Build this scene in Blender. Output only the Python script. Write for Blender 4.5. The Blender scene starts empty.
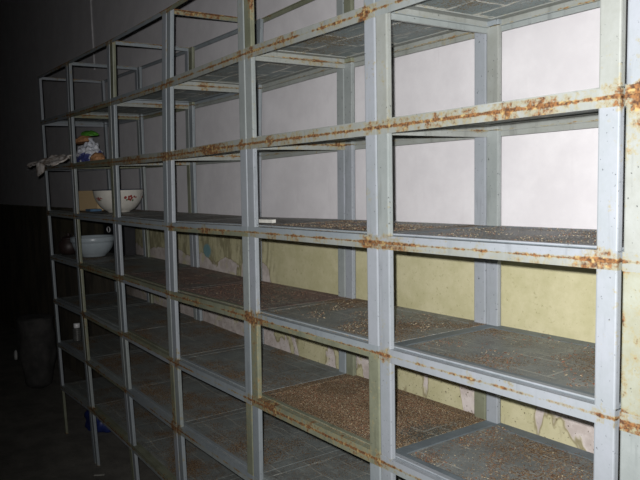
import bpy, bmesh, math, random
from mathutils import Vector, Matrix, noise
random.seed(7)
S = bpy.context.scene
COL = S.collection

# ------------------------------------------------------------------ camera
CAM = Vector((0.7179, -1.1823, 1.6596))
yaw, pit, rol, FPX = 0.959, -0.0829, -0.0267, 689.63
fwd = Vector((-math.sin(yaw)*math.cos(pit), math.cos(yaw)*math.cos(pit), math.sin(pit)))
right = Vector((math.cos(yaw), math.sin(yaw), 0)); up = right.cross(fwd)
r2 = math.cos(rol)*right + math.sin(rol)*up
u2 = -math.sin(rol)*right + math.cos(rol)*up
cd = bpy.data.cameras.new('camera'); cam = bpy.data.objects.new('camera', cd); COL.objects.link(cam)
cam.matrix_world = Matrix(((r2.x, u2.x, -fwd.x, CAM.x), (r2.y, u2.y, -fwd.y, CAM.y), (r2.z, u2.z, -fwd.z, CAM.z), (0, 0, 0, 1)))
cd.sensor_width = 36; cd.lens = FPX/640*36; cd.clip_start = 0.02; cd.clip_end = 60
S.camera = cam

# ------------------------------------------------------------------ world, flash, exposure
w = bpy.data.worlds.new('night_room'); S.world = w; w.use_nodes = True
w.node_tree.nodes['Background'].inputs['Color'].default_value = (0.45, 0.55, 0.6, 1)
w.node_tree.nodes['Background'].inputs['Strength'].default_value = 0.002
ld = bpy.data.lights.new('camera_flash', 'SPOT'); ld.energy = 248; ld.shadow_soft_size = 0.010
ld.spot_size = math.radians(94); ld.spot_blend = 1.0
ld.color = (1.0, 0.98, 0.985)
flash = bpy.data.objects.new('camera_flash', ld); COL.objects.link(flash)
flash.location = CAM - r2*0.030 + u2*0.042
flash.rotation_euler = (fwd + r2*(130/FPX) + u2*(20/FPX)).to_track_quat('-Z', 'Y').to_euler()
S.view_settings.view_transform = 'Standard'; S.view_settings.look = 'None'
S.view_settings.gamma = 1; S.view_settings.use_curve_mapping = False
S.view_settings.exposure = 0.0

# ------------------------------------------------------------------ material helpers
class NT:
    def __init__(s, name):
        s.m = bpy.data.materials.new(name); s.m.use_nodes = True
        s.t = s.m.node_tree; s.b = s.t.nodes['Principled BSDF']; s.n = s.t.nodes; s.l = s.t.links
        s.g = s.n.new('ShaderNodeNewGeometry'); s.pos = s.g.outputs['Position']
    def put(s, sock, v):
        if isinstance(v, (int, float)): sock.default_value = v
        elif isinstance(v, tuple): sock.default_value = v if len(v) == 4 or sock.type == 'VECTOR' else (*v, 1)
        else: s.l.new(v, sock)
    def math(s, op, a, b=0.0, clamp=False):
        n = s.n.new('ShaderNodeMath'); n.operation = op; n.use_clamp = clamp
        s.put(n.inputs[0], a); s.put(n.inputs[1], b); return n.outputs[0]
    def scale(s, vec, v3):
        n = s.n.new('ShaderNodeVectorMath'); n.operation = 'MULTIPLY'
        s.put(n.inputs[0], vec); n.inputs[1].default_value = v3; return n.outputs[0]
    def noise(s, sc, det=4, rough=.6, vec=None, dist=0.0):
        n = s.n.new('ShaderNodeTexNoise'); n.inputs['Scale'].default_value = sc
        n.inputs['Detail'].default_value = det; n.inputs['Roughness'].default_value = rough
        n.inputs['Distortion'].default_value = dist
        s.l.new(vec or s.pos, n.inputs['Vector']); return n.outputs['Fac']
    def step(s, v, lo, hi, a=0.0, b=1.0):
        n = s.n.new('ShaderNodeMapRange'); n.clamp = True; n.interpolation_type = 'SMOOTHSTEP'
        s.put(n.inputs[0], v); n.inputs[1].default_value = lo; n.inputs[2].default_value = hi
        n.inputs[3].default_value = a; n.inputs[4].default_value = b; return n.outputs[0]
    def mix(s, f, a, b, mode='MIX'):
        n = s.n.new('ShaderNodeMix'); n.data_type = 'RGBA'; n.blend_type = mode
        s.put(n.inputs[0], f); s.put(n.inputs[6], a); s.put(n.inputs[7], b); return n.outputs[2]
    def xyz(s):
        n = s.n.new('ShaderNodeSeparateXYZ'); s.l.new(s.pos, n.inputs[0]); return n.outputs
    def done(s, col, rough=.6, metal=0.0, bump=None, bs=.3, bd=.002, spec=.5):
        s.put(s.b.inputs['Base Color'], col); s.put(s.b.inputs['Roughness'], rough)
        s.put(s.b.inputs['Metallic'], metal); s.put(s.b.inputs['Specular IOR Level'], spec)
        if bump is not None:
            n = s.n.new('ShaderNodeBump'); n.inputs['Strength'].default_value = bs; n.inputs['Distance'].default_value = bd
            s.l.new(bump, n.inputs['Height']); s.l.new(n.outputs[0], s.b.inputs['Normal'])
        return s.m

def plain(name, col, rough=.6, metal=0.0, var=.15, sc=30):
    s = NT(name); n = s.noise(sc)
    d = tuple(c*(1-var) for c in col); l = tuple(min(1, c*(1+var)) for c in col)
    return s.done(s.mix(s.step(n, .3, .7), d, l), rough, metal, n, .2, .001)

PW, PH = 0.6967, 0.30          # pitch of the crates along the wall and upwards
def rust_mask(s, amount):
    """rust gathers where the frames meet: at the horizontal seams and at the corners"""
    uv = s.n.new('ShaderNodeUVMap'); uv.uv_map = 'frame'; sp = s.n.new('ShaderNodeSeparateXYZ'); s.l.new(uv.outputs[0], sp.inputs[0])
    dx = s.math('SUBTRACT', PW/2, s.math('ABSOLUTE', sp.outputs[0]))            # metres to the end of the crate
    dz = s.math('SUBTRACT', PH/2, s.math('ABSOLUTE', s.math('SUBTRACT', sp.outputs[1], PH/2)))   # metres to its top or bottom
    seam = s.step(dz, .001, .006, 1, 0)
    near = s.step(dz, .012, .03, 1, 0)
    corner = s.math('MULTIPLY', s.step(dz, .010, .045, 1, 0), s.step(dx, .03, .09, 1, 0))
    x, y, z = s.xyz()
    lvl = s.math('MULTIPLY', s.step(z, 1.45, 1.6, 0, 1), .05)
    big = s.noise(2.6, 3, .6); fine = s.noise(55, 5, .7); run = s.noise(14, 3, .6, s.scale(s.pos, (1, 1, .35)))
    v = s.math('ADD', s.math('MULTIPLY', s.math('SUBTRACT', big, .5), 1.0), s.math('MULTIPLY', s.math('SUBTRACT', fine, .5), .9))
    v = s.math('ADD', v, s.math('MULTIPLY', s.math('SUBTRACT', run, .5), .8))
    v = s.math('ADD', v, lvl); v = s.math('ADD', v, s.step(y, .008, .03, 0, -.20))
    v = s.math('ADD', v, s.math('MULTIPLY', seam, .24)); v = s.math('ADD', v, s.math('MULTIPLY', corner, .10)); v = s.math('ADD', v, s.math('MULTIPLY', near, .11))
    return s.step(s.math('ADD', v, amount), .26, .41)
def rust_col(s):
    a = s.mix(s.step(s.noise(130, 3), .35, .65), (.07, .032, .016), (.27, .125, .04))
    return s.mix(s.step(s.noise(60, 2), .52, .68), a, (.42, .31, .13))
def paint(name, base, base2, amount):
    s = NT(name)
    n = s.step(s.noise(9, 5, .7), .3, .7)
    c = s.mix(n, base, base2)
    streak = s.noise(40, 3, .6, s.scale(s.pos, (1, 1, .12)))
    c = s.mix(s.step(streak, .55, .75, 0, .45), c, tuple(v*.55 for v in base2))
    chips = s.noise(120, 2)
    c = s.mix(s.step(chips, .68, .72), c, tuple(v*.35 for v in base))
    r = rust_mask(s, amount)
    halo = s.step(rust_mask(s, amount+.11), 0, 1, 0, .6)
    c = s.mix(halo, c, (.31, .275, .15))
    c = s.mix(r, c, rust_col(s))
    rough = s.step(r, 0, 1, .42, .85)
    return s.done(c, rough, 0, s.math('ADD', s.noise(90, 4), s.math('MULTIPLY', r, .4)), .35, .0012)
PAINT = [paint('blue_grey_enamel', (.25, .285, .305), (.29, .325, .335), -.05),
         paint('pale_green_enamel', (.315, .345, .335), (.26, .29, .28), .0),
         paint('olive_stained_enamel', (.25, .265, .19), (.18, .19, .13), .07),
         paint('pale_lilac_enamel', (.33, .355, .385), (.29, .32, .335), -.03),
         paint('rusted_pale_enamel', (.325, .345, .325), (.27, .285, .255), .06),
         paint('heavily_rusted_enamel', (.33, .35, .29), (.28, .28, .20), .20)]

def sheet(name, base, dens, deb=((.10, .055, .03), (.33, .22, .11)), ln=.75, mortar=.003, lc=(.42, .43, .38)):
    """floor sheet: grey paint, pale scratch/weld lines, dry debris"""
    s = NT(name)
    br = s.n.new('ShaderNodeTexBrick'); s.l.new(s.pos, br.inputs['Vector'])
    wv = s.n.new('ShaderNodeVectorMath'); wv.operation = 'ADD'; s.l.new(s.pos, wv.inputs[0])
    nz = s.n.new('ShaderNodeTexNoise'); nz.inputs['Scale'].default_value = 5; s.l.new(s.pos, nz.inputs['Vector'])
    s.l.new(s.scale(nz.outputs['Color'], (.05, .05, 0)), wv.inputs[1]); s.l.new(wv.outputs[0], br.inputs['Vector'])
    for k, v in (('Scale', 1), ('Mortar Size', mortar), ('Brick Width', .21), ('Row Height', .12)): br.inputs[k].default_value = v
    br.inputs['Mortar Smooth'].default_value = .2
    line = s.math('MULTIPLY', br.outputs['Fac'], s.step(s.noise(7, 3), .36, .52))
    scr = s.step(s.noise(26, 3, .6, s.scale(s.pos, (.22, 1.6, 1))), .60, .66, 0, .45)
    line = s.math('MAXIMUM', line, scr)
    n = s.step(s.noise(14, 5, .7), .3, .7)
    c = s.mix(n, tuple(v*.72 for v in base), base)
    c = s.mix(s.math('MULTIPLY', line, ln), c, lc)
    rp = s.math('MULTIPLY', s.step(s.noise(4.5, 5, .65), .50, .62), s.step(s.noise(60, 3), .40, .6))
    c = s.mix(s.math('MULTIPLY', rp, .25+.5*dens), c, deb[0])
    g = s.math('ADD', s.noise(150, 2, .8), s.math('MULTIPLY', s.math('SUBTRACT', s.noise(3.3, 3), .5), .9))
    m = s.step(g, .62-.22*dens, .66-.22*dens)
    f2 = s.mix(s.step(s.noise(210, 1), .42, .6), deb[0], deb[1])
    c = s.mix(m, c, f2)
    c = s.mix(s.step(s.math('ADD', s.noise(330, 0), -.13+.06*dens), .62, .66), c, (.6, .55, .42))
    return s.done(c, s.step(m, 0, 1, .5, .9), 0, s.math('ADD', s.math('ADD', m, s.noise(60)), line), .5, .0015)
SHEET = {'clean': sheet('grey_sheet_metal', (.26, .29, .28), .16),
         'some': sheet('dusty_sheet_metal', (.25, .27, .26), .34),
         'dense': sheet('debris_covered_sheet', (.12, .125, .11), 1.15),
         'grey': sheet('grey_gritty_sheet', (.27, .28, .275), .55, ((.17, .16, .14), (.34, .32, .28))),
         'red': sheet('brown_dusted_sheet', (.17, .175, .165), .8, ((.12, .07, .06), (.30, .20, .165)))}
BAND = plain('sheet_border_paint', (.155, .185, .20), .5, 0, .15, 12)
TEAL = sheet('teal_underside_sheet', (.27, .33, .33), .10, ((.22, .14, .06), (.30, .25, .14)), 1.0, .006, (.75, .75, .66))

# ------------------------------------------------------------------ mesh helpers
def obj(name, bm, mats, parent=None, loc=None):
    bmesh.ops.recalc_face_normals(bm, faces=bm.faces)
    me = bpy.data.meshes.new(name); bm.to_mesh(me); bm.free()
    for m in (mats if isinstance(mats, (list, tuple)) else [mats]): me.materials.append(m)
    o = bpy.data.objects.new(name, me); COL.objects.link(o)
    if parent: o.parent = parent
    if loc is not None: o.location = loc
    return o
def box(bm, x0, x1, y0, y1, z0, z1, mi=0):
    vs = [bm.verts.new((x, y, z)) for x in (x0, x1) for y in (y0, y1) for z in (z0, z1)]
    for f in ((0, 1, 3, 2), (4, 6, 7, 5), (0, 4, 5, 1), (2, 3, 7, 6), (0, 2, 6, 4), (1, 5, 7, 3)):
        bm.faces.new([vs[i] for i in f]).material_index = mi
    return vs
def tag(o, label, cat, group=None, kind=None):
    o['label'] = label; o['category'] = cat
    if group: o['group'] = group
    if kind: o['kind'] = kind
    return o
def empty(name, loc, label, cat, group=None):
    o = bpy.data.objects.new(name, None); COL.objects.link(o); o.location = loc; o.empty_display_size = .05
    return tag(o, label, cat, group)
def smooth(o):
    for p in o.data.polygons: p.use_smooth = True
    return o
def lathe(prof, seg=40, z0=0):
    bm = bmesh.new(); rings = []
    for r, z in prof:
        if r < 1e-5: rings.append([bm.verts.new((0, 0, z+z0))])
        else: rings.append([bm.verts.new((r*math.cos(2*math.pi*i/seg), r*math.sin(2*math.pi*i/seg), z+z0)) for i in range(seg)])
    for a, b in zip(rings, rings[1:]):
        for i in range(seg):
            j = (i+1) % seg
            if len(a) == 1 and len(b) == 1: continue
            if len(a) == 1: bm.faces.new((a[0], b[i], b[j]))
            elif len(b) == 1: bm.faces.new((a[i], a[j], b[0]))
            else: bm.faces.new((a[i], a[j], b[j], b[i]))
    return bm
def tube(pts, r, seg=8, closed=False):
    bm = bmesh.new(); rings = []; n = len(pts); pts = [Vector(p) for p in pts]
    for i, p in enumerate(pts):
        if closed: d = pts[(i+1) % n]-pts[i-1]
        else: d = pts[min(i+1, n-1)]-pts[max(i-1, 0)]
        d.normalize(); a = d.orthogonal() if i == 0 else (pa - d*pa.dot(d)); a.normalize(); pa = a; b = d.cross(a)
        rings.append([bm.verts.new(p+r*(a*math.cos(2*math.pi*k/seg)+b*math.sin(2*math.pi*k/seg))) for k in range(seg)])
    for i in range(n if closed else n-1):
        A = rings[i]; B = rings[(i+1) % n]
        for k in range(seg): bm.faces.new((A[k], A[(k+1) % seg], B[(k+1) % seg], B[k]))
    if not closed: bm.faces.new(rings[0]); bm.faces.new(rings[-1][::-1])
    return bm

# ------------------------------------------------------------------ the room
YW = 0.496
def struct(name, b, m):
    bm = bmesh.new(); box(bm, *b); o = obj(name, bm, m); o['kind'] = 'structure'; return o
s = NT('painted_plaster_wall')
x, y, z = s.xyz()
up_n = s.noise(7, 5, .65); fine = s.noise(70, 4, .7)
white = s.mix(s.step(up_n, .3, .7), (.665, .65, .66), (.745, .73, .738))
vst = s.noise(14, 3, .6, s.scale(s.pos, (1, 1, .25)))
white = s.mix(s.step(vst, .60, .75, 0, .35), white, (.58, .56, .57))
yel = s.mix(s.step(s.noise(11, 5, .7), .3, .7), (.48, .455, .265), (.58, .545, .35))
yel = s.mix(s.step(s.noise(90, 3), .62, .72, 0, .55), yel, (.30, .27, .14))
# peeled paint: pale plaster shows low down, and higher up further along
low = s.step(z, .96, 1.05, .215, 0)
band = s.math('MULTIPLY', s.step(x, -2.16, -2.04, 1, 0), s.step(z, 1.24, 1.31, .30, 0))
pn = s.noise(4.2, 4, .55, s.scale(s.pos, (1, 1, .55)), .6)
peel = s.step(s.math('ADD', s.math('ADD', pn, low), band), .68, .70)
plast = s.mix(s.step(s.noise(25, 4), .35, .65), (.50, .44, .40), (.66, .60, .56))
plast = s.mix(s.step(s.noise(8, 3), .55, .68, 0, .7), plast, (.55, .52, .28))
# mottled, mouldy paint along the middle stretch
mot = s.math('MULTIPLY', s.step(x, -2.12, -1.98, 1, 0), s.step(s.noise(13, 5, .7, s.scale(s.pos, (1, 1, .4)), 1.0), .42, .58))
yel = s.mix(s.math('MULTIPLY', mot, .65), yel, (.17, .15, .085))
edge = s.step(s.math('ABSOLUTE', s.math('SUBTRACT', s.math('ADD', s.math('ADD', pn, low), band), .68)), .0, .02, .7, 0)
dado = s.mix(edge, yel, (.22, .18, .10))
bx = s.math('POWER', s.math('DIVIDE', s.math('ADD', x, 2.77), .055), 2); bz = s.math('POWER', s.math('DIVIDE', s.math('SUBTRACT', z, 1.30), .045), 2)
dado = s.mix(s.step(s.math('ADD', s.math('ADD', bx, bz), s.noise(40)), .9, 1.5, .75, 0), dado, (.12, .30, .36))
dado = s.mix(peel, dado, plast)
spk = s.step(s.noise(95, 2), .64, .70)
dado = s.mix(s.math('MULTIPLY', spk, s.step(z, .95, 1.05, 1, 0)), dado, (.12, .10, .06))
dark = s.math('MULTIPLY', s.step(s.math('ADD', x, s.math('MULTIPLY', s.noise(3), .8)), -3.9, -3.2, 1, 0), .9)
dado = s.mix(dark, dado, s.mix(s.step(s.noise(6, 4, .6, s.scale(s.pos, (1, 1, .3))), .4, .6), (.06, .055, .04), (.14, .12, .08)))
zz = s.math('ADD', z, s.math('MULTIPLY', s.math('SUBTRACT', s.noise(6), .5), .02))
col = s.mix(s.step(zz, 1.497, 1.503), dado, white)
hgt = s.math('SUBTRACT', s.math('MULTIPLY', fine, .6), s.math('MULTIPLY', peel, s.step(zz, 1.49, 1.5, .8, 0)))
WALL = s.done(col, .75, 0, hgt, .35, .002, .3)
grey_wall = plain('grey_plaster', (.16, .165, .165), .8, 0, .1, 6)
s = NT('dark_concrete_floor')
c = s.mix(s.step(s.noise(5, 6, .7), .3, .7), (.14, .135, .12), (.24, .23, .20))
c = s.mix(s.step(s.noise(60, 4, .8), .55, .7, 0, .7), c, (.06, .055, .048))
FLOOR = s.done(c, .85, 0, s.noise(40, 5), .4, .003, .3)
struct('floor', (-10.5, 3.0, -3.6, YW+.15, -.1, 0), FLOOR)
struct('wall_back', (-10.5, 3.0, YW, YW+.15, 0, 4.1), WALL)
struct('wall_left', (-10.65, -10.5, -3.6, YW+.15, 0, 4.1), grey_wall)
struct('wall_right', (3.0, 3.15, -3.6, YW+.15, 0, 4.1), grey_wall)
struct('wall_front', (-10.65, 3.15, -3.75, -3.6, 0, 4.1), grey_wall)
struct('ceiling', (-10.65, 3.15, -3.75, YW+.15, 4.1, 4.2), grey_wall)

# ------------------------------------------------------------------ the stacked crates
D = 0.445
NODE = {  # measured lean of each column seam (along the wall, upwards), top level first
0: ([.0085, .006, .0035, .001, -.0015, -.004, -.0065, -.009, -.0115], [.0072, .0047, .0022, -.0003, -.0028, -.0053, -.0078, -.0103, 0]),
1: ([.0077, .0045, .0013, -.0019, -.0051, -.0083, -.0115, -.0147, -.0179], [.0064, .0032, 0, -.0032, -.0064, -.0096, -.0128, -.016, 0]),
2: ([.0166, .008, -.0006, -.0092, -.0178, -.0264, -.035, -.0436, -.0522], [.0102, .005, -.0002, -.0054, -.0106, -.0158, -.021, -.0262, 0]),
3: ([.0658, .029, .0008, -.0186, -.0294, -.0314, -.0248, -.0095, .0145], [-.0036, -.0073, -.0105, -.0132, -.0155, -.0173, -.0186, -.0194, 0]),
4: ([.04, .0145, -.0015, -.0081, -.0053, .0069, .0286, .0598, .1004], [-.0022, -.0057, -.0075, -.0077, -.0062, -.003, .0018, .0083, 0]),
5: ([-.0267, -.0388, -.0428, -.0386, -.0264, -.0059, .0226, .0593, .1041], [.0104, .002, -.0025, -.0033, -.0004, .0063, .0167, .0309, 0]),
6: ([-.0606, -.0536, -.0428, -.0282, -.0099, .0122, .038, .0676, .101], [.0225, .0132, .0064, .0023, .0008, .0019, .0056, .0119, 0])}
NODE[-1] = ([v+.012 for v in NODE[0][0]], NODE[0][1])
SHIFT = {1: -.002, 2: -.005, 3: -.010, 4: -.014, 5: -.014}
def node(c, r): return (-c*PW + NODE[c][0][r] + SHIFT.get(c, 0), (8-r)*PH + NODE[c][1][r])
T = .003; PF, PD, RV, RH = .041, .028, .0195, .032
CR = {}
def crate(j, k, label, mats, sheet_kind, group='stacked metal crates along the wall', gap=0.0015):
    """crate between seams j (its right) and j+1 (its left), levels k (top) and k+1 (bottom)"""
    (xr1, z_t_r), (xr0, z_b_r) = node(j, k), node(j, k+1)
    (xl1, z_t_l), (xl0, z_b_l) = node(j+1, k), node(j+1, k+1)
    if j == 0: xr1 -= .007; xr0 -= .007
    base = Vector(((xr0+xl0)/2, 0, (z_b_r+z_b_l)/2))
    e = empty('metal_crate', base, label, 'crate', group)
    jit = random.uniform(0, .0006)
    def W(v):   # unit-less corner interpolation of the nominal box (PW x PH)
        u = (v.x+PW/2)/PW; t = v.z/PH
        xa = xl0+(xr0-xl0)*u; xb = xl1+(xr1-xl1)*u
        za = z_b_l+(z_b_r-z_b_l)*u; zb = z_t_l+(z_t_r-z_t_l)*u
        return Vector((xa+(xb-xa)*t, v.y+jit, za+(zb-za)*t)) - base
    def add(name, bm, m):
        lay = bm.loops.layers.uv.new('frame')
        for f in bm.faces:
            for l in f.loops: l[lay].uv = (l.vert.co.x, l.vert.co.z)
        for v in bm.verts: v.co = W(v.co)
        return obj(name, bm, m, e)
    x0, x1 = -PW/2+gap, PW/2-gap; z0, z1 = .0001, PH-.0001
    stand = sheet_kind is None
    PF = .044 if j < 4 else .038; PD = .017; RV = .0178 if j < 4 else .016
    m = mats
    for sx in (0, 1):
        for sy in (0, 1):
            bm = bmesh.new()
            xa = x0+.0006 if sx == 0 else x1-.0006-PF; ya = T*.25 if sy == 0 else D-T*.25-PD
            # folded channel: a face, a narrow groove near its outer edge, and the return
            zl, zh = z0+(0 if stand else .001), z1-.001
            box(bm, xa, xa+PF, ya, ya+PD, zl, zh)
            es = [e_ for e_ in bm.edges if abs(e_.verts[0].co.z-e_.verts[1].co.z) > .1]
            bmesh.ops.bevel(bm, geom=es, offset=.0035, segments=2, profile=.6, affect='EDGES')
            add('post', bm, m[0] if sx == 0 else m[1])
    for top in ((1,) if stand else (0, 1)):
        za, zb = (z1-RV, z1) if top else (z0, z0+RV)
        ha, hb = (z1-T, z1) if top else (z0+RV-T, z0+RV)
        RH = .011 if top else .034
        mm = m[2] if top else m[3]
        for sy in (0, 1):
            bm = bmesh.new(); ya = 0 if sy == 0 else D-T
            box(bm, x0, x1, ya, ya+T, za, zb)
            yh = T if sy == 0 else D-RH
            box(bm, x0, x1, yh, yh+RH-T, ha, hb)
            add('front_rail' if sy == 0 else 'back_rail', bm, mm)
        for sx in (0, 1):
            bm = bmesh.new(); xa = x0 if sx == 0 else x1-T
            box(bm, xa, xa+T, T+.0002, D-T-.0002, za, zb)
            xh = x0+T if sx == 0 else x1-RH
            box(bm, xh, xh+RH-T, RH, D-RH, ha, hb)
            add('side_rail', bm, mm)
    if not stand:
        # thick tray resting in the frame: raised front lip behind a groove, smooth border, rough middle
        zf = z0+RV
        bm = bmesh.new()
        X0, X1, Y0, Y1 = x0+T+.0006, x1-T-.0006, .020, D-T-.0006; B = .036
        def ring(d, zc, dy=0): return [bm.verts.new(p) for p in ((X0+d, Y0+d+dy, zc), (X1-d, Y0+d+dy, zc), (X1-d, Y1-d, zc), (X0+d, Y1-d, zc))]
        def over(zc, d=0): return [bm.verts.new(p) for p in ((x0+.0005+d, Y0, zc), (x1-.0005-d, Y0, zc), (x1-.0005-d, D-.0005-d, zc), (x0+.0005+d, D-.0005-d, zc))]
        R = [over(zf+.0003), over(zf+.0016), over(zf+.002, .0006), ring(.001+B, zf+.002), ring(.005+B, zf+.0006)]
        for q, (a, b_) in enumerate(zip(R, R[1:])):
            for h in range(4):
                bm.faces.new((a[h], a[(h+1) % 4], b_[(h+1) % 4], b_[h])).material_index = 1
        bm.faces.new(R[-1]).material_index = 2
        bm.faces.new(R[0][::-1]).material_index = 3
        add('shelf_sheet', bm, [m[3], BAND if j <= 0 else SHEET[sheet_kind], SHEET[sheet_kind], TEAL])
        bm = bmesh.new(); box(bm, X0, X1, .0195, .0335, zf+.0021, zf+.0055)
        add('front_lip', bm, m[3])
    CR[(j, k)] = e
    return e
def shelf_z(j, k): return (node(j, k+1)[1]+node(j+1, k+1)[1])/2 + .0001+(.0178 if j < 4 else .016)+.0023

STACK = {-1: 'stack cropped by the right edge', 0: 'wide stack at the right', 1: 'stack right of centre',
         2: 'stack left of centre', 3: 'stack between bowl and centre', 4: 'flowered bowl stack', 5: 'far left stack'}
TIER = ['third tier above the paint line', 'second tier above the paint line', 'tier just above the paint line', 'tier just below the paint line',
        'second tier below the paint line', 'third tier below the paint line', 'fourth tier below the paint line']
LOOK = {5: 'heavily rusted', 4: 'rust-blotched', 0: 'blue-grey', 1: 'pale green', 2: 'olive rusty', 3: 'pale lilac-grey'}
SK = {(0, 2): 'grey', (0, 3): 'some', (0, 4): 'some', (1, 2): 'some', (1, 3): 'some', (1, 4): 'dense', (1, 5): 'clean', (2, 3): 'red', (2, 4): 'clean',
      (3, 3): 'red', (2, 5): 'clean', (2, 2): 'grey', (3, 2): 'grey', (0, 5): 'some'}
# paint of (left posts, right posts, top rails, bottom rails)
PT = {(0, 0): (0, 0, 1, 4), (0, 1): (4, 4, 1, 4), (0, 2): (1, 3, 4, 3), (0, 3): (3, 3, 4, 3), (0, 4): (3, 3, 3, 3),
      (1, 0): (2, 0, 1, 4), (1, 1): (1, 3, 4, 4), (1, 2): (3, 3, 4, 0), (1, 3): (3, 3, 4, 0), (1, 4): (2, 2, 2, 2),
      (2, 1): (0, 1, 4, 4), (2, 2): (3, 3, 4, 0), (2, 3): (3, 1, 2, 2), (2, 4): (3, 0, 2, 0), (2, 0): (0, 1, 2, 4), (3, 3): (3, 3, 0, 2), (3, 2): (0, 0, 4, 0),
      (3, 1): (0, 0, 4, 4), (4, 1): (0, 1, 2, 2),
      (-1, 1): (3, 3, 4, 4), (-1, 2): (4, 4, 4, 4), (-1, 3): (5, 5, 4, 4), (-1, 4): (1, 1, 5, 1)}
for j in range(-1, 6):
    for k in range(8):
        rnd = random.Random(j*31+k*7)
        pt = PT.get((j, k)) or tuple(rnd.choice((0, 1, 0, 2, 3)) for _ in range(4))
        sk = SK.get((j, k), rnd.choice(('clean', 'clean', 'some')))
        if k == 7: sk = None
        if k == 7: lab = f"{LOOK[pt[0]]} open metal base frame standing on the floor, {STACK[j]}"
        else: lab = f"{LOOK[pt[0]]} metal crate, {TIER[k]}, {STACK[j]}"
        crate(j, k, lab, [PAINT[i] for i in pt], sk)

# ------------------------------------------------------------------ dry debris lying on some shelves
CHIP = plain('dry_wood_chips', (.16, .105, .06), .9, 0, .5, 160)
HUSK = plain('pale_husks', (.40, .34, .22), .7, 0, .3, 120)
REDC = plain('rust_flakes', (.20, .085, .045), .9, 0, .4, 120)
def debris(j, k, n, label, x0=0, x1=1, y0=0, y1=1, mix=(8, 2, 3), big=.0034, clump=0.0):
    bm = bmesh.new(); zs = shelf_z(j, k); rn = random.Random(j*97+k)
    xa, xb = node(j+1, k+1)[0]+.06, node(j, k+1)[0]-.06
    cnt = 0; mats = [0]*mix[0]+[1]*mix[1]+[2]*mix[2]
    while cnt < n:
        u = rn.uniform(x0, x1); v = rn.uniform(y0, y1)
        px = xa+(xb-xa)*u; py = .055+(D-.085)*v
        if clump and noise.noise(Vector((px*9, py*9, k))) < clump*rn.uniform(.0, 1): 
            if rn.random() < .9: continue
        L = rn.uniform(.25, 1)*big; w_ = L*rn.uniform(.25, .8); h = rn.uniform(.0004, .0012)
        a = rn.uniform(0, 6.28); t = rn.uniform(-.5, .5)
        vs = box(bm, -L/2, L/2, -w_/2, w_/2, 0, h, rn.choice(mats))
        M = Matrix.Translation((px, py, zs+abs(math.sin(t))*L/2)) @ Matrix.Rotation(a, 4, 'Z') @ Matrix.Rotation(t, 4, 'Y')
        for q in vs: q.co = M @ q.co
        cnt += 1
    o = obj('dry_debris', bm, [CHIP, HUSK, REDC]); return tag(o, label, 'debris', None, 'stuff')
debris(1, 4, 11000, 'thick brown chips and husks covering the rusty olive shelf at bottom centre', clump=-.2)
debris(0, 4, 2500, 'brown clumps of chips on the lowest shelf at the right', x1=1, clump=.3, big=.005)
debris(0, 3, 450, 'sparse rusty chips on the broad grey shelf at the right', mix=(5, 1, 5), clump=.25, big=.006)
debris(1, 3, 1200, 'pale and brown chips on the shelf right of centre under the yellow wall', clump=.1, mix=(5, 3, 1), big=.0045)
debris(1, 2, 2200, 'brown grains heaped along the eye-level shelf right of centre', y0=.1, clump=-.2, mix=(6, 3, 2))
debris(0, 2, 900, 'grey grit along the eye-level shelf at the right', mix=(2, 2, 1), clump=-.1)
debris(2, 3, 1600, 'reddish brown chips on the shelf left of centre', clump=.0, mix=(4, 1, 5))
debris(3, 3, 500, 'few brown chips on the shelf below the flowered bowl stack', clump=.1, mix=(4, 1, 4))

# white strip
bm = bmesh.new(); box(bm, -.085, .085, -.009, .009, 0, .012)
bmesh.ops.bevel(bm, geom=bm.edges[:], offset=.0015, segments=1)
o = obj('white_strip', bm, plain('white_plastic', (.62, .62, .56), .5), None, (-1.46, .10, shelf_z(2, 2)+.002))
o.location = (-1.47, .085, shelf_z(2, 2)+.010); o.rotation_euler = (0, 0, .12)
tag(o, 'short white strip lying on the eye-level shelf just right of the centre posts', 'strip')

# ------------------------------------------------------------------ flowered enamel bowl
ENAM = plain('cream_enamel', (.66, .64, .57), .25, 0, .05, 20)
BLUE = plain('blue_rim_enamel', (.03, .04, .07), .3)
REDP = plain('red_flower_paint', (.28, .05, .04), .4); GREENP = plain('green_leaf_paint', (.10, .16, .08), .4)
zb = shelf_z(4, 2)+.003
bw = empty('enamel_bowl', (-3.335, .205, zb), 'large cream enamel bowl with small red flowers standing on the shelf', 'bowl')
BH, BR = .134, .145
def bowl_r(t): return .066+(BR-.066)*math.sin(min(1, t)*math.pi/2)**.62
prof = [(0, .006), (.058, .006), (.058, 0), (.064, 0), (.066, .008)]
prof += [(bowl_r(i/14), .008+(BH-.008)*(i/14)) for i in range(1, 15)]
prof += [(bowl_r(i/14)-.004, .011+(BH-.010)*(i/14)) for i in range(14, 0, -1)] + [(0, .011)]
smooth(obj('body', lathe(prof, 56), ENAM, bw))
smooth(obj('rim', tube([(BR*math.cos(a), BR*math.sin(a), BH) for a in [i*2*math.pi/56 for i in range(56)]], .0028, 8, True), BLUE, bw))
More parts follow.
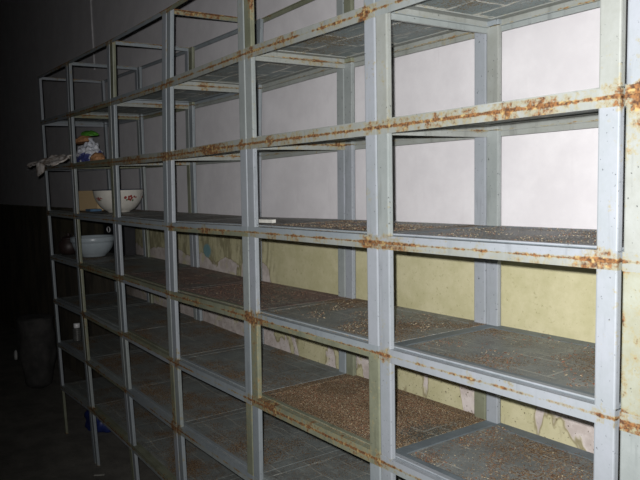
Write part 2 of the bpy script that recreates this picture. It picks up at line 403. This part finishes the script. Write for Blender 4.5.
def motif(ang, hz, sc):
    bm = bmesh.new()
    def pt(da, dz):
        z_ = hz+dz; t = (z_-.008)/(BH-.008); r = bowl_r(t)+.0008; a = ang+da/r
        return Vector((r*math.cos(a), r*math.sin(a), z_))
    def disc(cx, cz, r, mi):
        c_ = bm.verts.new(pt(cx, cz)); vs = [bm.verts.new(pt(cx+r*math.cos(q*math.pi/4), cz+r*math.sin(q*math.pi/4))) for q in range(8)]
        vo = [bm.verts.new(v.co*1.0 - Vector((v.co.x, v.co.y, 0)).normalized()*.0012) for v in vs]
        for q in range(8):
            bm.faces.new((c_, vs[q], vs[(q+1) % 8])).material_index = mi
            bm.faces.new((vs[q], vs[(q+1) % 8], vo[(q+1) % 8], vo[q])).material_index = mi
    for q in range(5): disc(sc*.008*math.cos(q*1.257), sc*.008*math.sin(q*1.257), sc*.0055, 0)
    disc(sc*-.022, sc*.002, sc*.0065, 0); disc(sc*.020, sc*.005, sc*.005, 0); disc(sc*.014, sc*-.010, sc*.0045, 1); disc(sc*-.014, sc*-.008, sc*.004, 1); disc(sc*.030, sc*.002, sc*.004, 0)
    obj('flower_motif', bm, [REDP, GREENP], bw)
ca = math.atan2(CAM.y-.205, CAM.x+3.345)
motif(ca+.50, .085, 1.35); motif(ca-.95, .083, .9); motif(ca+1.6, .083, 1); motif(ca+3.0, .083, 1)

# tan woven basket box beside it
def rbox(bm, sx, sy, sz, bev):
    v = box(bm, -sx/2, sx/2, -sy/2, sy/2, 0, sz); bmesh.ops.bevel(bm, geom=bm.edges[:], offset=bev, segments=2)
s = NT('woven_straw')
wv = s.n.new('ShaderNodeTexChecker'); wv.inputs['Scale'].default_value = 130; s.l.new(s.pos, wv.inputs['Vector'])
STRAW = s.done(s.mix(wv.outputs['Fac'], (.74, .56, .32), (.52, .37, .19)), .8, 0, wv.outputs['Fac'], .6, .003)
zq = shelf_z(5, 2)+.003
e = empty('straw_box', (-3.80, .22, zq), 'tan woven straw box behind the flowered bowl', 'box')
e.rotation_euler = (0, 0, .3)
bm = bmesh.new(); rbox(bm, .25, .17, .105, .008); obj('body', bm, STRAW, e)
bm = bmesh.new(); rbox(bm, .256, .176, .024, .006); o = obj('lid', bm, STRAW, e, (0, 0, .103))
bm = bmesh.new(); rbox(bm, .10, .07, .014, .004)
o = obj('folded_cloth', bm, plain('blue_cloth', (.08, .16, .26), .9), None, (-3.585, .13, shelf_z(5, 2)+.003)); tag(o, 'small folded blue cloth between straw box and flowered bowl', 'cloth')

# ------------------------------------------------------------------ basin, black box and dark pot one shelf lower
zc = shelf_z(5, 3)+.003
GREYEN = plain('blue_grey_bowl_enamel', (.40, .46, .49), .3, 0, .06, 15)
e = empty('enamel_basin', (-3.80, .18, zc), 'blue-grey enamel basin with a wide rolled rim in front of black box', 'basin')
prof = [(0, .004), (.070, .004), (.070, 0), (.076, 0), (.080, .010)]
for i in range(1, 11): t = i/10; prof.append((.080+.050*math.sin(t*math.pi/2)**.8, .010+.085*t))
prof += [(.138, .098), (.1395, .108), (.1395, .124), (.136, .130), (.131, .128), (.129, .110), (.122, .095)]
for i in range(9, 0, -1): t = i/10; prof.append((.076+.046*math.sin(t*math.pi/2)**.8, .012+.083*t))
prof += [(0, .010)]
smooth(obj('body', lathe(prof, 48), GREYEN, e))
smooth(obj('foot_ring', tube([(.074*math.cos(a), .074*math.sin(a), .003) for a in [i*2*math.pi/40 for i in range(40)]], .003, 6, True), plain('white_foot_enamel', (.7, .7, .68), .3), e))
BLACK = plain('black_card', (.012, .012, .014), .5)
e = empty('black_box', (-3.86, .375, zc), 'black box with a white ring and yellow marks behind the basin', 'box')
bm = bmesh.new(); rbox(bm, .42, .07, .21, .006); obj('body', bm, BLACK, e)
smooth(obj('white_ring', tube([(-.10+.030*math.cos(a), -.037, .158+.018*math.sin(a)) for a in [i*2*math.pi/28 for i in range(28)]], .0035, 6, True), plain('white_print', (.7, .7, .7), .5), e))
bm = bmesh.new()
for i, (a, b_, hh) in enumerate(((.0, .012, .04), (.018, .030, .03), (.04, .062, .04), (.072, .084, .034), (.092, .112, .04))): box(bm, a, b_, -.0362, -.034, .142, .142+hh)
obj('yellow_marks', bm, plain('yellow_print', (.30, .28, .07), .6), e)
e = empty('dark_pot', (-4.07, .17, zc), 'small dark round pot on the shelf left of the basin', 'pot')
e.location.x = -4.075; e.location.y = .10
DK = plain('sooty_black', (.03, .018, .016), .5)
smooth(obj('body', lathe([(0, 0), (.045, 0), (.066, .02), (.072, .05), (.066, .085), (.052, .10), (.052, .108), (.046, .108), (.046, .098), (0, .098)], 32), DK, e))
smooth(obj('lid', lathe([(0, .104), (.048, .104), (.05, .110), (.03, .120), (.010, .124), (.010, .134), (.014, .140), (0, .145)], 28), DK, e))

# small jar on the shelf near the floor
zj = shelf_z(5, 5)+.002
e = empty('glass_jar', (-4.03, .11, zj), 'small ribbed grey jar with a bright cap on a dark low shelf', 'jar')
prof = [(0, 0), (.026, 0)]
for i in range(6): prof += [(.030, .004+i*.014), (.030, .012+i*.014), (.027, .014+i*.014), (.027, .016+i*.014)]
prof += [(.022, .09), (0, .09)]
smooth(obj('body', lathe(prof, 24), plain('ribbed_tin', (.13, .13, .12), .35, .3), e))
smooth(obj('cap', lathe([(0, .09), (.020, .09), (.021, .095), (.021, .118), (.018, .121), (0, .121)], 24), plain('white_cap', (.8, .8, .8), .3), e))

# ------------------------------------------------------------------ bag, packets and crumpled cloth two shelves up
zt = shelf_z(5, 1)+.002
def lump(sub, sx, sy, sz, amp, fr, seed, flat=.35):
    bm = bmesh.new(); bmesh.ops.create_icosphere(bm, subdivisions=sub, radius=1)
    for v in bm.verts:
        n = v.co.normalized(); k_ = 1+amp*noise.turbulence(n*fr+Vector((seed, 0, 0)), 3, True)-amp*.4
        v.co = Vector((n.x*k_*sx, n.y*k_*sy, max(-flat, n.z*k_)*sz))
    mz = min(v.co.z for v in bm.verts)
    for v in bm.verts: v.co.z -= mz
    return bm
e = empty('plastic_bag', (-3.675, .15, zt), 'crumpled white plastic bag with blue print on the upper left shelf', 'bag')
s = NT('white_bag_film'); n = s.noise(13, 2)
BAGM = s.done(s.mix(s.step(s.noise(9, 2, .5), .60, .63), s.mix(s.step(n, .3, .7), (.60, .63, .70), (.78, .79, .82)), (.06, .07, .22)), .4, 0, s.noise(40), .5, .004)
obj('body', lump(4, .105, .08, .092, .35, 2.6, 3), BAGM, e)
hp = [(.075+.028*math.cos(a), -.01, .09+.055*math.sin(a)) for a in [math.pi*i/12 for i in range(13)]]
obj('handle', tube([(x_, y_+.01*math.sin(i), z_) for i, (x_, y_, z_) in enumerate(hp)], .008, 6), BAGM, e)
LEAF = plain('green_wrapper', (.10, .34, .04), .5); ORG = plain('orange_wrapper', (.48, .25, .12), .6)
bm = lump(3, .06, .045, .022, .4, 3, 9); o = obj('green_packet', bm, LEAF, None, (-3.68, .16, zt+.172)); o.rotation_euler = (.1, .12, .3)
tag(o, 'crumpled bright green packet on top of the white plastic bag', 'packet')
bm = lump(3, .07, .045, .032, .35, 3, 4); o = obj('orange_packet', bm, ORG, None, (-3.72, .13, zt+.128)); o.rotation_euler = (0, -.1, .2)
tag(o, 'dull orange packet wedged under the green packet on the bag', 'packet', )
bm = lump(3, .05, .045, .042, .3, 3, 14); o = obj('orange_bundle', bm, ORG, None, (-3.515, .15, zt))
tag(o, 'rounded orange bundle on the shelf right of the white plastic bag', 'bundle')
# crumpled cloth that hangs over the shelf front
bm = bmesh.new(); NX, NY = 44, 22; g = {}
zr = node(6, 2)[1]+RV
for a in range(NX+1):
    for b in range(NY+1):
        u, v = a/NX, b/NY
        px = -4.20+u*.66; py = -.105+v*.135
        ed = .03*noise.noise(Vector((u*5, v*5, 2)))
        pz = zr+.016+.036*abs(noise.noise(Vector((px*8, py*11, .5))))+.022*math.sin(math.pi*min(1, u*1.1+.05))
        if py < -.012:
            drop = (-.012-py)
            sag = .50+(.8 if .38 < u < .50 else 0)
            pz -= drop*sag
        px += ed
        if py > -.03: px = max(px, -4.155)
        py += .03*noise.noise(Vector((u*7, v*3, 8)))
        g[a, b] = bm.verts.new((px, py, pz))
for a in range(NX):
    for b in range(NY): bm.faces.new((g[a, b], g[a+1, b], g[a+1, b+1], g[a, b+1]))
s = NT('dirty_white_cloth')
CL = s.done(s.mix(s.step(s.noise(14, 4), .42, .62), (.80, .75, .70), (.36, .28, .22)), .9, 0, s.noise(80), .4, .002)
o = obj('crumpled_cloth', bm, CL); smooth(o)
md = o.modifiers.new('thick', 'SOLIDIFY'); md.thickness = .006; md.offset = 1
tag(o, 'crumpled dirty white cloth hanging over the front of the upper left shelf', 'cloth')

# ------------------------------------------------------------------ things on the floor at the left
s = NT('dark_sacking')
SACK = s.done(s.mix(s.step(s.noise(12, 4), .3, .7), (.045, .045, .042), (.085, .08, .075)), .9, 0, s.noise(120), .5, .002)
e = empty('dark_sack', (-5.33, .13, 0), 'tall dark stuffed sack standing on the floor left of the crates', 'sack')
bm = bmesh.new(); bmesh.ops.create_icosphere(bm, subdivisions=4, radius=1)
for v in bm.verts:
    n = v.co.normalized(); h = (n.z+1)/2
    r = (.13+.06*math.sin(min(1, h*1.25)*math.pi*.62))/max(.35, math.sqrt(max(1e-4, 1-n.z*n.z)))
    r = min(r, .5)*(1+.12*noise.noise(n*2.3+Vector((5, 0, 0))))
    zz_ = h**.8*.62
    v.co = Vector((n.x*r*.95, n.y*r*.8, zz_+.02*noise.noise(n*4)))
mz = min(v.co.z for v in bm.verts)
for v in bm.verts: v.co.z -= mz
smooth(obj('body', bm, SACK, e))
o = smooth(obj('pale_tag', lump(2, .032, .016, .065, .4, 3, 2), plain('pale_tag_card', (.5, .5, .48), .6), e, (-.14, -.145, .24)))
o['label'] = 'small pale tag'
o = smooth(obj('blue_bag', lump(4, .15, .12, .16, .3, 2.4, 6), plain('blue_plastic', (.02, .035, .16), .45), None, (-4.02, .26, .002)))
tag(o, 'blue plastic bag on the floor under the left end of the crates', 'bag')
bm = bmesh.new(); box(bm, -.03, .03, -.008, .008, 0, .002); o = obj('paper_scrap', bm, plain('scrap_paper', (.45, .45, .40), .8), None, (-3.22, -.03, .0005)); o.rotation_euler = (0, 0, 1.0)
tag(o, 'small pale paper scrap on the dark floor at bottom left', 'paper')
# thin cable down the wall
smooth_c = obj('wall_cable', tube([(-4.56+.004*math.sin(i), YW-.006, 3.95-i*.2) for i in range(8)], .006, 8), plain('pale_cable', (.50, .50, .50), .5))
tag(smooth_c, 'thin pale cable running up the back wall above the left stacks', 'cable')
